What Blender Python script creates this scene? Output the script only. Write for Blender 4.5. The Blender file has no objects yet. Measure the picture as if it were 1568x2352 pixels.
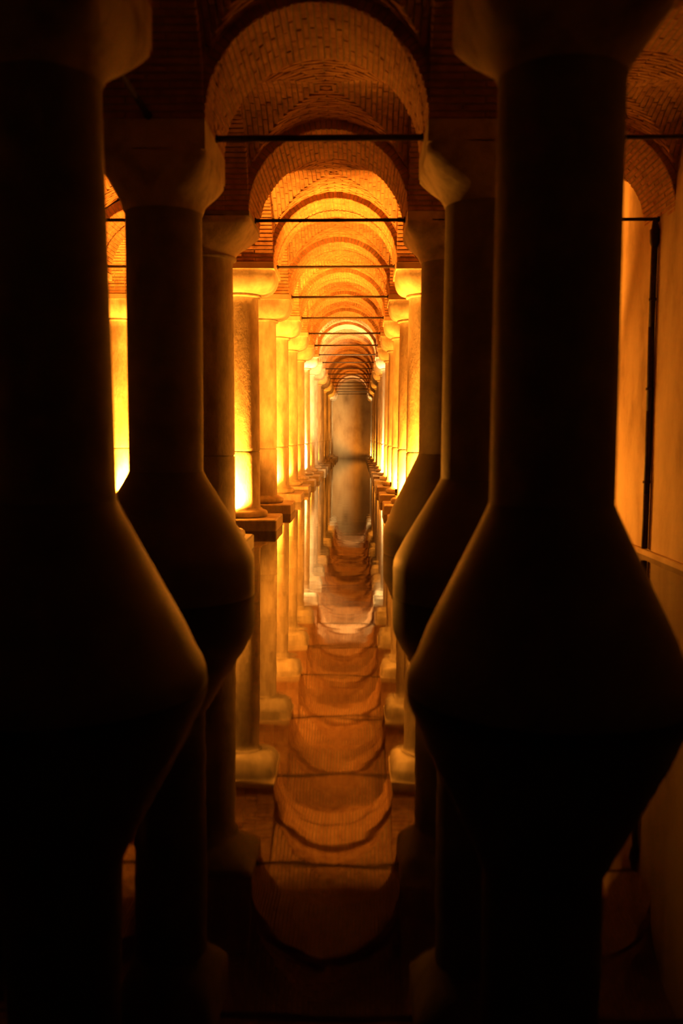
import bpy, bmesh, math, random
from mathutils import Vector, Matrix
random.seed(7)
PI = math.pi
sc = bpy.context.scene
COL = sc.collection

# ------------------------------------------------------------------ camera
S = 4.8                 # column spacing along the aisle
D0 = 12.93              # distance from the camera to the second pair of columns
def dep(i): return D0 + i * S
CAM_Z = 2.288           # eye height over the water (water is z = 0)
cam = bpy.data.cameras.new('camera')
co = bpy.data.objects.new('camera', cam)
COL.objects.link(co)
cam.sensor_fit = 'VERTICAL'
cam.sensor_height = 36.0
cam.sensor_width = 24.0
cam.lens = 2079.8 / 2352 * 36.0
cam.clip_end = 300
co.rotation_mode = 'QUATERNION'
_pitch, _roll, _yaw = 0.0838, -0.0053, 0.0174
q = (Matrix.Rotation(_yaw, 4, 'Z') @ Matrix.Rotation(PI / 2 - _pitch, 4, 'X') @ Matrix.Rotation(-_roll, 4, 'Z')).to_quaternion()
co.rotation_quaternion = q
co.location = (0, 0, CAM_Z)
cam.dof.use_dof = True
cam.dof.focus_distance = 32.0
cam.dof.aperture_fstop = 0.62
sc.camera = co

# ------------------------------------------------------------------ world, exposure
w = bpy.data.worlds.new('cistern_dark')
sc.world = w
w.use_nodes = True
w.node_tree.nodes['Background'].inputs[0].default_value = (0.3, 0.4, 1.0, 1)
w.node_tree.nodes['Background'].inputs[1].default_value = 0.0003
vs = sc.view_settings
vs.view_transform = 'Standard'
vs.look = 'None'
vs.exposure = 0.0
vs.gamma = 1.0
vs.use_curve_mapping = False
sc.cycles.max_bounces = 8
sc.cycles.diffuse_bounces = 5
sc.cycles.glossy_bounces = 4
sc.cycles.sample_clamp_indirect = 12.0
sc.cycles.caustics_reflective = False

# ------------------------------------------------------------------ lamps (colour and power used by the uplight builder)
AMBER = (1.0, 0.305, 0.022)
WARM_WHITE = (1.0, 0.60, 0.20)
POWER = 10500.0

# ------------------------------------------------------------------ materials
def new_mat(name):
    m = bpy.data.materials.new(name)
    m.use_nodes = True
    nt = m.node_tree
    return m, nt, nt.nodes['Principled BSDF']
def N(nt, t, **kw):
    n = nt.nodes.new(t)
    for k, v in kw.items():
        if k.startswith('i_'):
            n.inputs[k[2:].replace('_', ' ')].default_value = v
        else:
            setattr(n, k, v)
    return n
def ramp(nt, src, stops):
    r = nt.nodes.new('ShaderNodeValToRGB')
    e = r.color_ramp.elements
    while len(e) < len(stops): e.new(0.5)
    for k, (p, c) in enumerate(stops):
        e[k].position = p
        e[k].color = (*c, 1)
    nt.links.new(src, r.inputs[0])
    return r.outputs[0]
def mottled(name, stops, scale, rough, bump, bump_scale, stretch=(1, 1, 1), spec=0.3, detail=6):
    m, nt, b = new_mat(name)
    g = N(nt, 'ShaderNodeNewGeometry')
    mp = N(nt, 'ShaderNodeMapping')
    mp.inputs['Scale'].default_value = stretch
    nt.links.new(g.outputs['Position'], mp.inputs['Vector'])
    n1 = N(nt, 'ShaderNodeTexNoise', i_Scale=scale, i_Detail=detail, i_Roughness=0.6)
    nt.links.new(mp.outputs[0], n1.inputs['Vector'])
    c = ramp(nt, n1.outputs['Fac'], stops)
    nt.links.new(c, b.inputs['Base Color'])
    n2 = N(nt, 'ShaderNodeTexNoise', i_Scale=bump_scale, i_Detail=5.0, i_Roughness=0.65)
    nt.links.new(mp.outputs[0], n2.inputs['Vector'])
    bp = N(nt, 'ShaderNodeBump', i_Strength=1.0, i_Distance=bump)
    nt.links.new(n2.outputs['Fac'], bp.inputs['Height'])
    nt.links.new(bp.outputs[0], b.inputs['Normal'])
    b.inputs['Roughness'].default_value = rough
    b.inputs['Specular IOR Level'].default_value = spec
    return m
M = {}
M['marble'] = mottled('weathered_marble', [(0.3, (0.24, 0.20, 0.15)), (0.52, (0.38, 0.32, 0.25)), (0.7, (0.50, 0.44, 0.36))], 3.0, 0.6, 0.010, 22.0, (1, 1, 0.45))
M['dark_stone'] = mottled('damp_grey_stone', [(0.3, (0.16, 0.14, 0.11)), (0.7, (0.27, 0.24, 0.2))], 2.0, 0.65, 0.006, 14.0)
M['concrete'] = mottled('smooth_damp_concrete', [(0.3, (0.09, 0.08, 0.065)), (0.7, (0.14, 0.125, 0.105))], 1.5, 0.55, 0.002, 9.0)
M['brick'] = mottled('old_brick', [(0.3, (0.24, 0.12, 0.06)), (0.5, (0.38, 0.205, 0.105)), (0.7, (0.50, 0.30, 0.165))], 4.5, 0.85, 0.006, 45.0, spec=0.15)
M['mortar'] = mottled('lime_mortar', [(0.3, (0.20, 0.15, 0.10)), (0.7, (0.34, 0.27, 0.19))], 5.0, 0.95, 0.006, 60.0, spec=0.1)
M['plaster'] = mottled('stained_plaster', [(0.28, (0.26, 0.19, 0.12)), (0.5, (0.46, 0.36, 0.25)), (0.72, (0.56, 0.46, 0.33))], 0.9, 0.85, 0.006, 12.0, (1, 1, 0.5), spec=0.15)
M['pale_stone'] = mottled('chipped_pale_stone', [(0.3, (0.28, 0.22, 0.16)), (0.5, (0.50, 0.41, 0.31)), (0.7, (0.62, 0.52, 0.40))], 2.2, 0.7, 0.02, 7.0, spec=0.2)
M['iron'] = mottled('rusty_iron', [(0.35, (0.02, 0.013, 0.009)), (0.7, (0.05, 0.028, 0.018))], 14.0, 0.7, 0.001, 60.0)
M['housing'] = mottled('black_lamp_metal', [(0.3, (0.012, 0.012, 0.012)), (0.7, (0.03, 0.028, 0.026))], 20.0, 0.45, 0.0004, 80.0)

def water_mat():
    m, nt, b = new_mat('still_dark_water')
    g = N(nt, 'ShaderNodeNewGeometry')
    mp = N(nt, 'ShaderNodeMapping')
    mp.inputs['Scale'].default_value = (0.8, 1.6, 1.0)
    nt.links.new(g.outputs['Position'], mp.inputs['Vector'])
    n1 = N(nt, 'ShaderNodeTexNoise', i_Scale=0.9, i_Detail=2.5, i_Roughness=0.5)
    nt.links.new(mp.outputs[0], n1.inputs['Vector'])
    bp = N(nt, 'ShaderNodeBump', i_Strength=1.0, i_Distance=0.0022)
    nt.links.new(n1.outputs['Fac'], bp.inputs['Height'])
    nt.links.new(bp.outputs[0], b.inputs['Normal'])
    b.inputs['Base Color'].default_value = (0.006, 0.004, 0.003, 1)
    b.inputs['Roughness'].default_value = 0.03
    b.inputs['IOR'].default_value = 1.33
    return m
M['water'] = water_mat()

def glow_mat(name, col, strength):
    m, nt, b = new_mat(name)
    b.inputs['Base Color'].default_value = (0.8, 0.7, 0.5, 1)
    b.inputs['Emission Color'].default_value = (*col, 1)
    b.inputs['Emission Strength'].default_value = strength
    return m
M['lens_amber'] = glow_mat('amber_lamp_glass', (1, 0.45, 0.08), 14)
M['lens_white'] = glow_mat('warm_white_lamp_glass', (1, 0.7, 0.35), 14)

# ------------------------------------------------------------------ helpers
def link(name, me, parent=None, loc=None):
    o = bpy.data.objects.new(name, me)
    COL.objects.link(o)
    if parent is not None: o.parent = parent
    if loc is not None: o.location = loc
    return o
def mesh(name, verts, faces, mat, smooth=False):
    me = bpy.data.meshes.new(name)
    me.from_pydata(verts, [], faces)
    me.materials.append(mat)
    if smooth:
        me.polygons.foreach_set('use_smooth', [True] * len(me.polygons))
    me.update()
    return me
def thing(name, label, cat, loc, group=None):
    o = link(name, None, None, loc)
    o.empty_display_size = 0.2
    o['label'] = label
    o['category'] = cat
    if group: o['group'] = group
    return o
def part(name, verts, faces, mat, parent, smooth=False):
    return link(name, mesh(name, verts, faces, mat, smooth), parent)
class MB:
    def __init__(s): s.v = []; s.f = []
    def add(s, v, f):
        k = len(s.v)
        s.v += [tuple(p) for p in v]
        s.f += [tuple(i + k for i in q) for q in f]
    def box(s, x0, x1, y0, y1, z0, z1, c=0.0):
        """a box, its upright and top edges chamfered by c"""
        if c <= 0:
            s.add([(x0, y0, z0), (x1, y0, z0), (x1, y1, z0), (x0, y1, z0), (x0, y0, z1), (x1, y0, z1), (x1, y1, z1), (x0, y1, z1)],
                  [(0, 3, 2, 1), (4, 5, 6, 7), (0, 1, 5, 4), (1, 2, 6, 5), (2, 3, 7, 6), (3, 0, 4, 7)])
            return
        def ring(e, z):
            a0, a1, b0, b1 = x0 + e, x1 - e, y0 + e, y1 - e
            return [(a0 + c, b0, z), (a1 - c, b0, z), (a1, b0 + c, z), (a1, b1 - c, z), (a1 - c, b1, z), (a0 + c, b1, z), (a0, b1 - c, z), (a0, b0 + c, z)]
        v = ring(0, z0) + ring(0, z1 - c) + ring(c, z1)
        f = [tuple(reversed(range(8)))] + [tuple(range(16, 24))]
        for k in range(2):
            for j in range(8):
                a, b = k * 8 + j, k * 8 + (j + 1) % 8
                f.append((a, b, b + 8, a + 8))
        s.add(v, f)
    def loft(s, rings, n=48):
        """rings: (z, half_x, half_y, squareness 0..1, cx) from the bottom up, closed at both ends"""
        v = []; f = []
        for (z, hx, hy, sq, cx) in rings:
            p = 2.0 + 14.0 * sq * sq
            for k in range(n):
                a = 2 * PI * (k + 0.5) / n
                ca, sa = math.cos(a), math.sin(a)
                r = (abs(ca) ** p + abs(sa) ** p) ** (-1 / p)
                v.append((cx + hx * ca * r, hy * sa * r, z))
        for j in range(len(rings) - 1):
            for k in range(n):
                a, b = j * n + k, j * n + (k + 1) % n
                f.append((a, b, b + n, a + n))
        top = v[-n:]
        base = len(v)
        v += v[:n] + top                      # caps have corners of their own, so that the side stays smooth up to its rim
        f.append(tuple(reversed(range(base, base + n))))
        f.append(tuple(range(base + n, base + 2 * n)))
        s.add(v, f)
    def bar(s, p, q, r, n=8):
        p, q = Vector(p), Vector(q)
        d = (q - p).normalized()
        u = d.orthogonal().normalized()
        w_ = d.cross(u)
        v = []
        for e in (p, q):
            for k in range(n):
                a = 2 * PI * k / n
                v.append(e + u * (r * math.cos(a)) + w_ * (r * math.sin(a)))
        f = [(k, (k + 1) % n, (k + 1) % n + n, k + n) for k in range(n)]
        f += [tuple(reversed(range(n))), tuple(range(n, 2 * n))]
        s.add(v, f)
    def build(s, name, mat, parent=None, smooth=False):
        return part(name, s.v, s.f, mat, parent, smooth)

# one brick: a unit block with a worn (chamfered) lower face; local z = -1/2 is the face that shows
def brick_shape():
    c = 0.08
    v = [(-.5, -.5, .5), (.5, -.5, .5), (.5, .5, .5), (-.5, .5, .5),
         (-.5, -.5, -.42), (.5, -.5, -.42), (.5, .5, -.42), (-.5, .5, -.42),
         (-.5 + .03, -.5 + c, -.5), (.5 - .03, -.5 + c, -.5), (.5 - .03, .5 - c, -.5), (-.5 + .03, .5 - c, -.5)]
    f = [(0, 1, 5, 4), (1, 2, 6, 5), (2, 3, 7, 6), (3, 0, 4, 7), (4, 5, 9, 8), (5, 6, 10, 9), (6, 7, 11, 10), (7, 4, 8, 11), (8, 9, 10, 11), (3, 2, 1, 0)]
    return v, f
BV, BF = brick_shape()
BRICK = mesh('brick', BV, [tuple(reversed(f)) for f in BF], M['brick'])
BRICK.validate()
def brick_matrix(p, ax, ay, az, lx, ly, lz):
    """block centred at p with local axes ax, ay, az (unit) and sizes"""
    return Matrix(((ax[0] * lx, ay[0] * ly, az[0] * lz, p[0]), (ax[1] * lx, ay[1] * ly, az[1] * lz, p[1]),
                   (ax[2] * lx, ay[2] * ly, az[2] * lz, p[2]), (0, 0, 0, 1)))
def lay(mats, parent, single):
    """bricks: one object each, or joined to one part of kind stuff"""
    if single:
        for m in mats:
            o = link('brick', BRICK, parent)
            o.matrix_basis = m
    else:
        b = MB()
        for m in mats:
            b.add([m @ Vector(v) for v in BV], BF)
        o = b.build('brickwork', M['brick'], parent)
        o['kind'] = 'stuff'

# ------------------------------------------------------------------ levels and plan
ZS = 6.36               # springing of every arch
XL, XLF, XR, XLL = -2.73, -2.90, 1.74, -7.17
FACE_L, FACE_R = -2.0, 0.88      # pier faces along the central aisle
HY = 0.89               # half depth of a pier along the aisle
WALL_X = 5.70
Y_NEAR, Y_FAR = -3.0, 93.9
LAST = 16
LEFT_LAST, RIGHT_LAST = 9, 6

# ------------------------------------------------------------------ large structure
def struct(o): o['kind'] = 'structure'; return o
def wall(name, x0, x1, y0, y1, z0, z1, mat='plaster'):
    b = MB()
    b.box(x0, x1, y0, y1, z0, z1)
    return struct(b.build(name, M[mat]))
wall('floor', -10.6, 6.6, Y_NEAR - .6, Y_FAR + .6, -1.3, -0.8, 'concrete')['label'] = 'sunken stone floor under the water'
wall('wall_back', -10.6, 6.6, Y_FAR, Y_FAR + .5, -0.8, 8.6)
wall('wall_front', -10.6, 6.6, Y_NEAR - .5, Y_NEAR, -0.8, 8.6, 'concrete')
wall('wall_left', -10.6, -10.1, Y_NEAR, Y_FAR, -0.8, 8.6)
wr = wall('wall_right', WALL_X, WALL_X + .6, Y_NEAR, Y_FAR, -0.8, 8.6)
# a shallow ledge of the right wall just over the water, and a shallow pilaster that takes each arch
bw = MB(); bw.box(WALL_X - .10, WALL_X + .05, Y_NEAR, Y_FAR, -0.8, 0.10, .02); bw.build('ledge', M['plaster'], wr)
ceil = struct(wall('ceiling', -10.6, 6.6, Y_NEAR - .5, Y_FAR + .5, 8.5, 8.9, 'mortar'))

gw = MB()
nx, ny = 2, 2
gw.add([(-10.1, Y_NEAR, 0), (WALL_X, Y_NEAR, 0), (WALL_X, Y_FAR, 0), (-10.1, Y_FAR, 0)], [(0, 1, 2, 3)])
wo = gw.build('water', M['water'])
wo['kind'] = 'stuff'
wo['label'] = 'dark still water flooding the cistern and mirroring the columns and arches'
wo['category'] = 'water'

# groin vault over one bay; the courses of each of its four webs run parallel to the arch that carries it
def vault(cx, cy, hx, hy, single, courses=True):
    root = MB()
    n = 28
    rise = 1.60
    def h(u, v):
        m_ = min(abs(u), abs(v), 1.0)
        return ZS + rise * math.sqrt(max(0.0, 1 - m_ * m_))
    vv = []; ff = []
    for a in range(n + 1):
        u = math.sin((a / n - .5) * PI)
        for b_ in range(n + 1):
            v = math.sin((b_ / n - .5) * PI)
            vv.append((cx + u * hx, cy + v * hy, h(u, v) + .02))
    for a in range(n):
        for b_ in range(n):
            k = a * (n + 1) + b_
            ff.append((k, k + 1, k + n + 2, k + n + 1))
    bay = struct(part('ceiling', vv, ff, M['mortar'], None))
    if not courses: return
    mats = []
    for web in range(4):
        along = hy if web < 2 else hx         # half size across the courses
        curve = hx if web < 2 else hy         # half size along the arc
        sgn = 1 if web % 2 == 0 else -1
        nc = int(along / 0.094)
        for k in range(nc):
            t = (k + .5) / nc
            th = math.asin(min(t, 1.0)) * 0.995
            nb = max(1, round(2 * th * curve / 0.34))
            off = random.random() * .3
            for j in range(nb):
                a0 = -th + 2 * th * j / nb
                a1 = -th + 2 * th * (j + 1) / nb
                am = (a0 + a1) / 2
                u = math.sin(am); z = math.cos(am)
                pc = Vector((cx + u * curve, cy + sgn * t * along, ZS + z * rise)) if web < 2 else Vector((cx + sgn * t * along, cy + u * curve, ZS + z * rise))
                tu, tz = math.cos(am) * curve, -math.sin(am) * rise
                L = math.hypot(tu, tz); tu /= L; tz /= L
                if web < 2: ax = Vector((tu, 0, tz)); ay = Vector((0, 1, 0))
                else: ax = Vector((0, tu, tz)); ay = Vector((-1, 0, 0))
                az = ax.cross(ay)
                if az.z < 0: az = -az; ay = -ay
                ln = L * (a1 - a0) - .014
                mats.append(brick_matrix(pc + az * (.028 + random.uniform(-.005, .007)), ax, ay, az, max(ln, .03), along / nc - .020 + random.uniform(-.006, .004), .07))
    if single:
        mats.sort(key=lambda m: m.translation.y - 0.4 * m.translation.z)
        lay(mats[:300], bay, True)
        lay(mats[300:], bay, False)
    else:
        lay(mats, bay, False)

# semicircular brick arch; axis 'Y' spans an aisle (left-right), axis 'X' runs along a row of columns
def arch(axis, cx, cy, r, hd, label, group, single, nseg=3):
    root = thing('brick_arch', label, 'arch', (cx, cy, ZS), group)
    def P(th, rr, a):
        c_ = math.cos(th) * rr; s_ = math.sin(th) * rr
        return Vector((c_, a, s_)) if axis == 'Y' else Vector((-a, c_, s_))
    core = MB()
    n = 40
    v = []; f = []
    for k in range(n + 1):
        th = PI * k / n
        for (rr, a) in ((r + .016, -hd + .012), (r + .016, hd - .012), (r + .24, hd - .012), (r + .24, -hd + .012)):
            v.append(P(th, rr, a))
    for k in range(n):
        for j in range(4):
            a, b = k * 4 + j, k * 4 + (j + 1) % 4
            f.append((a, a + 4, b + 4, b))
    core.add(v, f)
    core.build('arch_core', M['mortar'], root)
    nc = round(PI * r / 0.092)
    mats = []
    for k in range(nc):
        th = PI * (k + .5) / nc
        cuts = [-hd]
        base = 2 * hd / nseg
        for s_ in range(1, nseg):
            cuts.append(-hd + base * s_ + (base * .25 if k % 2 else -base * .25))
        cuts.append(hd)
        radial = P(th, 1, 0); tang = P(th + PI / 2, 1, 0)
        axv = Vector((0, 1, 0)) if axis == 'Y' else Vector((-1, 0, 0))
        for s_ in range(nseg):
            a0, a1 = cuts[s_], cuts[s_ + 1]
            jr = random.uniform(-.006, .008)
            p = P(th, r + .11 + jr, (a0 + a1) / 2)
            t2 = tang if axv.cross(tang).dot(radial) > 0 else -tang
            mats.append(brick_matrix(p, axv, t2, radial, a1 - a0 - .007, PI * r / nc - .021 + random.uniform(-.005, .004), .22))
    lay(mats, root, single)
    return root

# ------------------------------------------------------------------ columns
def pier_rings(x0, x1):
    return (x0 + x1) / 2, (x1 - x0) / 2
def block_capital(root, cx, x0, x1, zcap, r, mat):
    pc, ph = pier_rings(x0 - cx, x1 - cx)
    b = MB()
    def mixr(t, sq): return (1 - t) * (r + .015) + t * ph, (1 - t) * (r + .015) + t * HY, sq, pc * t
    b.loft([(zcap - .04, r + .01, r + .01, 0, 0), (zcap, r + .025, r + .025, 0, 0)] + [(zcap + .50 * t, *mixr(t, t ** 1.3)) for t in (.15, .3, .45, .6, .75, .9, 1)] + [(zcap + .60, ph, HY, 1, pc)], 64)
    b.build('capital', mat, root, True)
def bell_column(cx, y, x0, x1, ztop_bell, zcap, label, zb=.55, r1=1.22, rt=.54, rb=.55):
    """column wrapped below by a tall flared bell base"""
    root = thing('column', label, 'column', (cx, y, 0), None)
    b = MB()
    zt = ztop_bell
    b.loft([(-.8, r1 - .02, r1 - .02, 0, 0), (.0, r1, r1, 0, 0), (zb - .14, r1, r1, 0, 0), (zb - .05, r1 - .008, r1 - .008, 0, 0), (zb + .04, r1 - .04, r1 - .04, 0, 0), (zb + .13, r1 - .09, r1 - .09, 0, 0)]
           + [(zb + (zt - zb) * t, r1 - (r1 - rb - .01) * t, r1 - (r1 - rb - .01) * t, 0, 0) for t in (.25, .5, .75, .9)] + [(zt, rb + .015, rb + .015, 0, 0), (zt + .03, rb + .005, rb + .005, 0, 0)], 64)
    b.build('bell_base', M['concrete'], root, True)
    b = MB()
    b.loft([(zt - .05 + (zcap - zt + .03) * t, rb + (rt - rb) * t, rb + (rt - rb) * t, 0, 0) for t in (0, .1, .3, .5, .7, .9, 1)], 56)
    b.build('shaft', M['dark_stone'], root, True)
    block_capital(root, cx, x0, x1, zcap, rt, M['pale_stone'])
    b = MB()
    b.box(x0 - cx, x1 - cx, -HY, HY, zcap + .58, ZS, .0)
    b.box(x0 - cx + .26, x1 - cx - .26, -HY + .26, HY - .26, ZS, 8.2, .0)
    b.build('pier', M['pale_stone'], root)
    return root
def plain_column(cx, y, r, x0, x1, label, block=False):
    """marble column on a square plinth with a bulging capital"""
    root = thing('column', label, 'column', (cx, y, 0), None)
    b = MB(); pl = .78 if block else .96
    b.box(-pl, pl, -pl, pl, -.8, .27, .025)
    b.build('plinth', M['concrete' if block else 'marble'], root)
    b = MB()
    tor = [(.265, r + .16)] + [(.355 + .085 * math.sin(a), r + .12 + .075 * math.cos(a)) for a in [(-PI / 2 + PI * k / 8) for k in range(9)]] + [(.46, r + .07), (.50, r + .04)]
    b.loft([(z, q_, q_, 0, 0) for z, q_ in tor], 48)
    b.build('base_moulding', M['marble'], root, True)
    b = MB()
    b.loft([(.49, r + .015, r + .015, 0, 0), (.56, r + .005, r + .005, 0, 0), (.7, r + .003, r + .003, 0, 0), (1.2, r + .002, r + .002, 0, 0), (1.80, r, r, 0, 0), (1.875, r, r, 0, 0), (1.88, r - .001, r - .001, 0, 0)], 48)
    b.build('lower_drum', M['marble'], root, True)
    b = MB()
    b.loft([(1.905, r - .003, r - .003, 0, 0), (1.912, r - .002, r - .002, 0, 0), (2.0, r - .002, r - .002, 0, 0), (3.5, r - .01, r - .01, 0, 0), (5.45, r - .03, r - .03, 0, 0), (5.58, r - .03, r - .03, 0, 0), (5.64, r - .01, r - .01, 0, 0)], 48)
    b.build('upper_drum', M['marble'], root, True)
    b = MB()
    b.loft([(1.875, r - .022, r - .022, 0, 0), (1.91, r - .022, r - .022, 0, 0)], 48)
    b.build('drum_joint', M['dark_stone'], root, True)
    b = MB()
    b.loft([(5.625, r - .02, r - .02, 0, 0)] + [(5.665 + .035 * math.sin(a), r + .015 + .03 * math.cos(a), r + .015 + .03 * math.cos(a), 0, 0) for a in [(-PI / 2 + PI * k / 6) for k in range(7)]] + [(5.705, r, r, 0, 0)], 48)
    b.build('neck_ring', M['marble'], root, True)
    if block:
        block_capital(root, cx, x0, x1, 5.70, r, M['pale_stone'])
        b = MB()
        b.box(x0 - cx, x1 - cx, -HY, HY, 6.28, ZS, .0)
        b.build('abacus', M['dark_stone'], root)
    else:
        pc, ph = pier_rings(x0 - cx, x1 - cx)
        b = MB()
        rr = []
        for k in range(10):
            a = k / 9 * PI / 2
            t = math.sin(a) ** .85
            z = 5.70 + .46 * (1 - math.cos(a))
            rr.append((z, r - .01 + (ph - r) * t, r - .01 + (HY - .02 - r) * t, .05 + .6 * t, pc * t))
        rr.append((6.20, ph + .0, HY - .02, .75, pc))
        b.loft(rr, 64)
        b.build('capital', M['marble'], root, True)
        b = MB()
        b.box(x0 - cx - .01, x1 - cx + .01, -HY - .01, HY + .01, 6.20, ZS - .005, .015)
        b.build('abacus', M['plaster'], root)
    b = MB()
    b.box(x0 - cx + .26, x1 - cx - .26, -HY + .26, HY - .26, ZS - .01, 8.2, .0)
    b.build('pier', M['mortar'], root)
    return root

ORD = ['first', 'second', 'third', 'fourth', 'fifth', 'sixth', 'seventh', 'eighth', 'ninth', 'tenth', 'eleventh', 'twelfth', 'thirteenth', 'fourteenth', 'fifteenth', 'sixteenth', 'seventeenth', 'eighteenth']
def nth(i): return ORD[i + 1]     # i = -1 is the first pair in front of the camera

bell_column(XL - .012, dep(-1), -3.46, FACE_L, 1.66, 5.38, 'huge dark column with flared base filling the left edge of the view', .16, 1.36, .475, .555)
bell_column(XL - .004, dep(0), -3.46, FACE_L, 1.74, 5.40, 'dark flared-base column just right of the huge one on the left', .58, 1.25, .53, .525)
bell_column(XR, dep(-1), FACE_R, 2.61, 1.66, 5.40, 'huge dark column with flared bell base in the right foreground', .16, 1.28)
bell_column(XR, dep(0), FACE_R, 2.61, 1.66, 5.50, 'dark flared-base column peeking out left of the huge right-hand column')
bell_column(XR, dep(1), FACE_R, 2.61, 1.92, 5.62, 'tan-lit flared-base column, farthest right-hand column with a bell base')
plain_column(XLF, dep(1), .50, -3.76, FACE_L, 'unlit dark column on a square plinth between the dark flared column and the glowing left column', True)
plain_column(XLF, dep(2), .47, -3.76, FACE_L, 'amber column on the left with a white-hot foot, nearest lit one of its row')
for i in range(3, LAST + 1):
    plain_column(XLF, dep(i), .47, -3.76, FACE_L, f'amber-lit marble column, {nth(i)} from the camera in the row left of the water aisle')
for i in range(2, LAST + 1):
    plain_column(XR, dep(i), .54, FACE_R, 2.61, f'bright amber column with glowing foot, {nth(i)} from the camera in the row right of the water aisle')
for i in range(-1, LEFT_LAST + 1):
    lab = 'brightly lit far-left column seen through the narrow gap between the two dark left columns' if i == 3 else f'marble column hidden in the outer left row, {nth(i)} from the camera'
    if i < 1: continue
    plain_column(XLL, dep(i), .47, XLL - .87, XLL + .87, lab)

# ------------------------------------------------------------------ arches and vaults
for i in range(-1, LAST + 1):
    arch('Y', -.56, dep(i), 1.44, HY, f'brick arch over the central water aisle, {nth(i)} from the camera', 'arches over the central aisle', i in (0, 1))
    if i < LAST:
        arch('X', -2.88, dep(i) + S / 2, 1.51, .87, f'brick arch along the left column row, between its {nth(i)} and {nth(i + 1)} columns', 'arches along the left column row', i == 1)
        arch('X', 1.745, dep(i) + S / 2, 1.51, .865, f'brick arch along the right column row, between its {nth(i)} and {nth(i + 1)} columns', 'arches along the right column row', False)
        vault(-.56, dep(i) + S / 2, 1.60, 1.67, i == 0)
for i in range(0, LEFT_LAST + 1):
    arch('Y', -5.03, dep(i), 1.27, HY, f'brick arch across the narrow aisle left of the left columns, {nth(i)} from the camera', 'arches over the left aisle', False)
    if i < LEFT_LAST:
        vault(-5.03, dep(i) + S / 2, 1.42, 1.67, False)
        if i > 0: arch('X', XLL, dep(i) + S / 2, 1.51, .87, f'brick arch along the outer left row, between its {nth(i)} and {nth(i + 1)} columns', 'arches along the outer left row', False)
for i in range(-1, RIGHT_LAST + 1):
    arch('Y', 4.155, dep(i), 1.545, HY, f'brick arch from the right column row to the right wall, {nth(i)} from the camera', 'arches over the right aisle', i == 1)
    if i < RIGHT_LAST:
        vault(4.155, dep(i) + S / 2, 1.70, 1.67, False)

# ------------------------------------------------------------------ iron tie rods
def tie_rod(p, q, label, group, r=.032):
    p, q = Vector(p), Vector(q)
    mid = (p + q) / 2
    t = thing('tie_rod', label, 'rod', mid, group)
    b = MB(); d = q - p
    b.bar(p - mid, q - mid, r, 8)
    b.build('bar', M['iron'], t, True)
    e = d.normalized()
    for s_, pt in ((1, p), (-1, q)):
        c = MB()
        c.bar(pt - mid + e * (.0 * s_), pt - mid + e * (.03 * s_), .055, 8)
        c.build('end_plate', M['iron'], t)
    return t
ZR = 6.40
for i in range(0, LAST + 1):
    tie_rod((FACE_L, dep(i), ZR - .01), (FACE_R, dep(i), ZR + .01), f'thin dark iron rod across the central aisle, {nth(i - 1)} from the camera', 'tie rods over the central aisle', .045 if i == 0 else .034)
for i in range(0, 5):
    tie_rod((-6.30, dep(i), ZR), (-3.76 if i > 0 else -3.46, dep(i), ZR), f'thin dark iron rod across the left aisle, {nth(i - 1)} from the camera', 'tie rods over the left aisle')
for i in range(0, 4):
    tie_rod((2.61, dep(i), ZR), (WALL_X, dep(i), ZR + .03), f'thin iron rod from right column row to right wall, {nth(i - 1)} from the camera', 'tie rods over the right aisle')
tie_rod((XL, dep(-1) + HY, ZR), (XL, dep(0) - HY, ZR), 'dark iron rod slanting between the tops of the two nearest left columns', 'tie rods along the left row', .04)

# iron pipe down the right wall
t = thing('wall_pipe', 'dark vertical iron pipe with a box head running down the lit right wall', 'pipe', (WALL_X - .07, dep(1), 0))
b = MB()
pts = [(.0, 0, .12), (.0, -.02, 1.2), (.01, .01, 2.8), (.0, .02, 4.4), (.0, 0, 5.95)]
for k in range(len(pts) - 1): b.bar(pts[k], pts[k + 1], .06, 12)
b.build('downpipe', M['iron'], t, True)
b = MB(); b.loft([(5.92, .065, .065, 0, 0), (6.0, .09, .09, 0, 0), (6.22, .10, .10, 0, 0), (6.26, .07, .07, 0, 0), (6.42, .05, .05, 0, 0)], 20)
b.build('pipe_head', M['iron'], t, True)
for z in (1.4, 3.2, 4.9):
    b = MB(); b.loft([(z, .075, .075, 0, 0), (z + .05, .075, .075, 0, 0)], 16); b.build('clamp', M['iron'], t)

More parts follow.
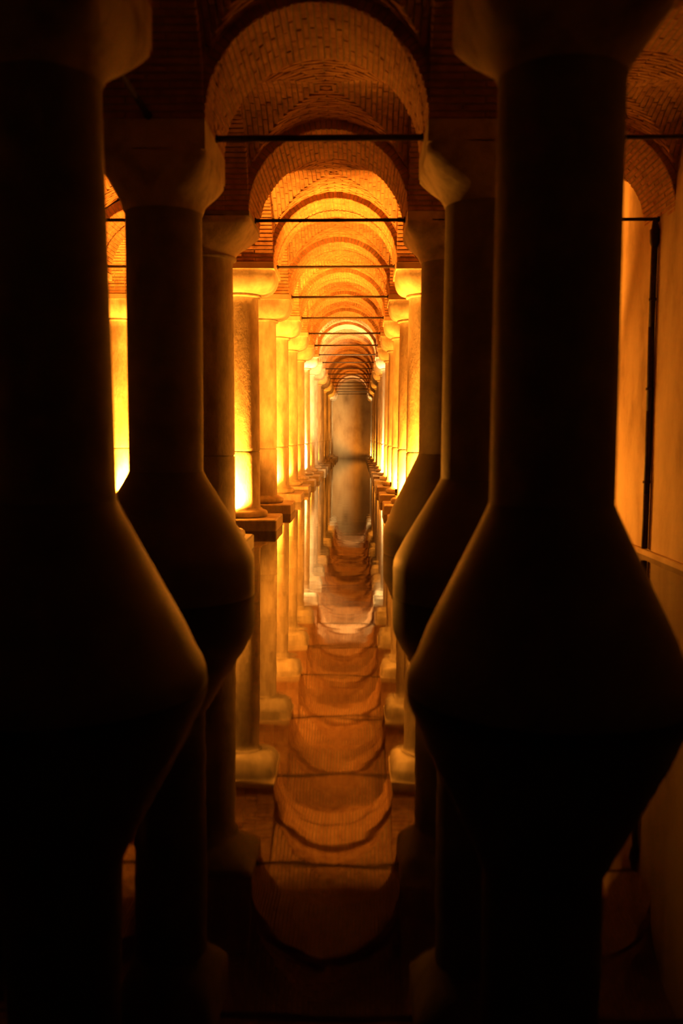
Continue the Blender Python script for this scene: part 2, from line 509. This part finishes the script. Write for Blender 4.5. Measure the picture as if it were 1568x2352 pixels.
# ------------------------------------------------------------------ uplights standing on the plinths
def uplight(x, y, z, label, power=1.0, white=False, aim=(0, .80), cone=130, to=None):
    t = thing('uplight', label, 'lamp', (x, y, z), 'uplights at the feet of the columns')
    b = MB(); b.loft([(.0, .10, .10, 0, 0), (.02, .10, .10, 0, 0), (.03, .03, .03, 0, 0), (.06, .03, .03, 0, 0)], 16); b.build('stand', M['housing'], t, True)
    b = MB(); b.loft([(.055, .05, .05, 0, 0), (.08, .085, .085, 0, 0), (.19, .095, .095, 0, 0), (.20, .105, .105, 0, 0), (.205, .09, .09, 0, 0)], 20); b.build('housing', M['housing'], t, True)
    b = MB(); b.loft([(.20, .085, .085, 0, 0), (.21, .085, .085, 0, 0)], 20); b.build('lens', M['lens_white' if white else 'lens_amber'], t)
    l = bpy.data.lights.new('uplight_lamp', 'SPOT')
    l.color = WARM_WHITE if white else AMBER
    l.energy = POWER * power
    l.spot_size = math.radians(cone)
    l.spot_blend = .35
    l.shadow_soft_size = .07
    o = bpy.data.objects.new('lamp', l)
    COL.objects.link(o)
    o.parent = t
    o.location = (0, 0, .27)
    o.rotation_euler = (PI - aim[1], aim[0], 0)
    if to: o.rotation_euler = Vector(to).to_track_quat('-Z', 'Y').to_euler()
    return t
ZP = .27
left_lamps = {2: (1.0, 0, -.33), 4: (.6, 0, -.3), 5: (.45, 0, -.3), 6: (.35, 0, -.3), 7: (1.5, 1, -.2), 8: (.35, 0, -.2), 10: (.3, 0, -.2), 12: (.3, 0, -.2), 14: (.3, 0, -.2), 15: (.4, 1, -.2)}
for i, (p, wt, dx) in left_lamps.items():
    uplight(XLF + dx, dep(i) - .90, ZP, f'small floor lamp at the foot of the {nth(i)} column of the left row', p, bool(wt), (0, 0), 132 if i == 2 else 126, (-.10, .70, .70) if i == 2 else (-.18, .70, .69))
right_lamps = {2: (1.05, 0), 3: (.85, 0), 4: (.7, 0), 5: (.5, 0), 6: (.5, 0), 7: (1.3, 1), 8: (.35, 0), 9: (.4, 0), 11: (.4, 0), 13: (.45, 0), 15: (.5, 1), 16: (.12, 0)}
for i, (p, wt) in right_lamps.items():
    uplight(XR - .35, dep(i) - .90, ZP, f'small floor lamp at the foot of the {nth(i)} column of the right row', p, bool(wt), (0, 0), 134 if i == 2 else 126, (.27, .70, .67) if i == 2 else (.30, .69, .66))
uplight(XLL + .45, dep(3) - .84, ZP, 'floor lamp at the foot of the bright far-left column', 1.0)
uplight(XR + .8, dep(2) - .80, ZP, 'floor lamp behind the dark right columns that lights the right wall', .11, False, (0, 0), 100, (3.2, -2.6, .2))
uplight(XR - .6, Y_FAR - 1.6, -.02, 'added fill lamp in the water at the foot of the far end wall', .008, False, (0, .3), 150)  # no known fixture; put in to brighten the end wall

uplight(XLF + .25, dep(1) + .64, ZP, 'added fill lamp, unseen behind the dark left column nearest the glowing ones', .12, False, (0, 0), 86, (3.2, -5.0, 2.4))  # invented lamp, added to warm the aisle sides of the right front capitals
uplight(XR - .35, dep(2) - 3.2, -.02, 'added fill lamp, unseen behind the tan-lit flared base on the right', .04, False, (0, 0), 86, (-3.2, -5.0, 2.4))  # its counterpart, also added, for the glow on the left front capitals
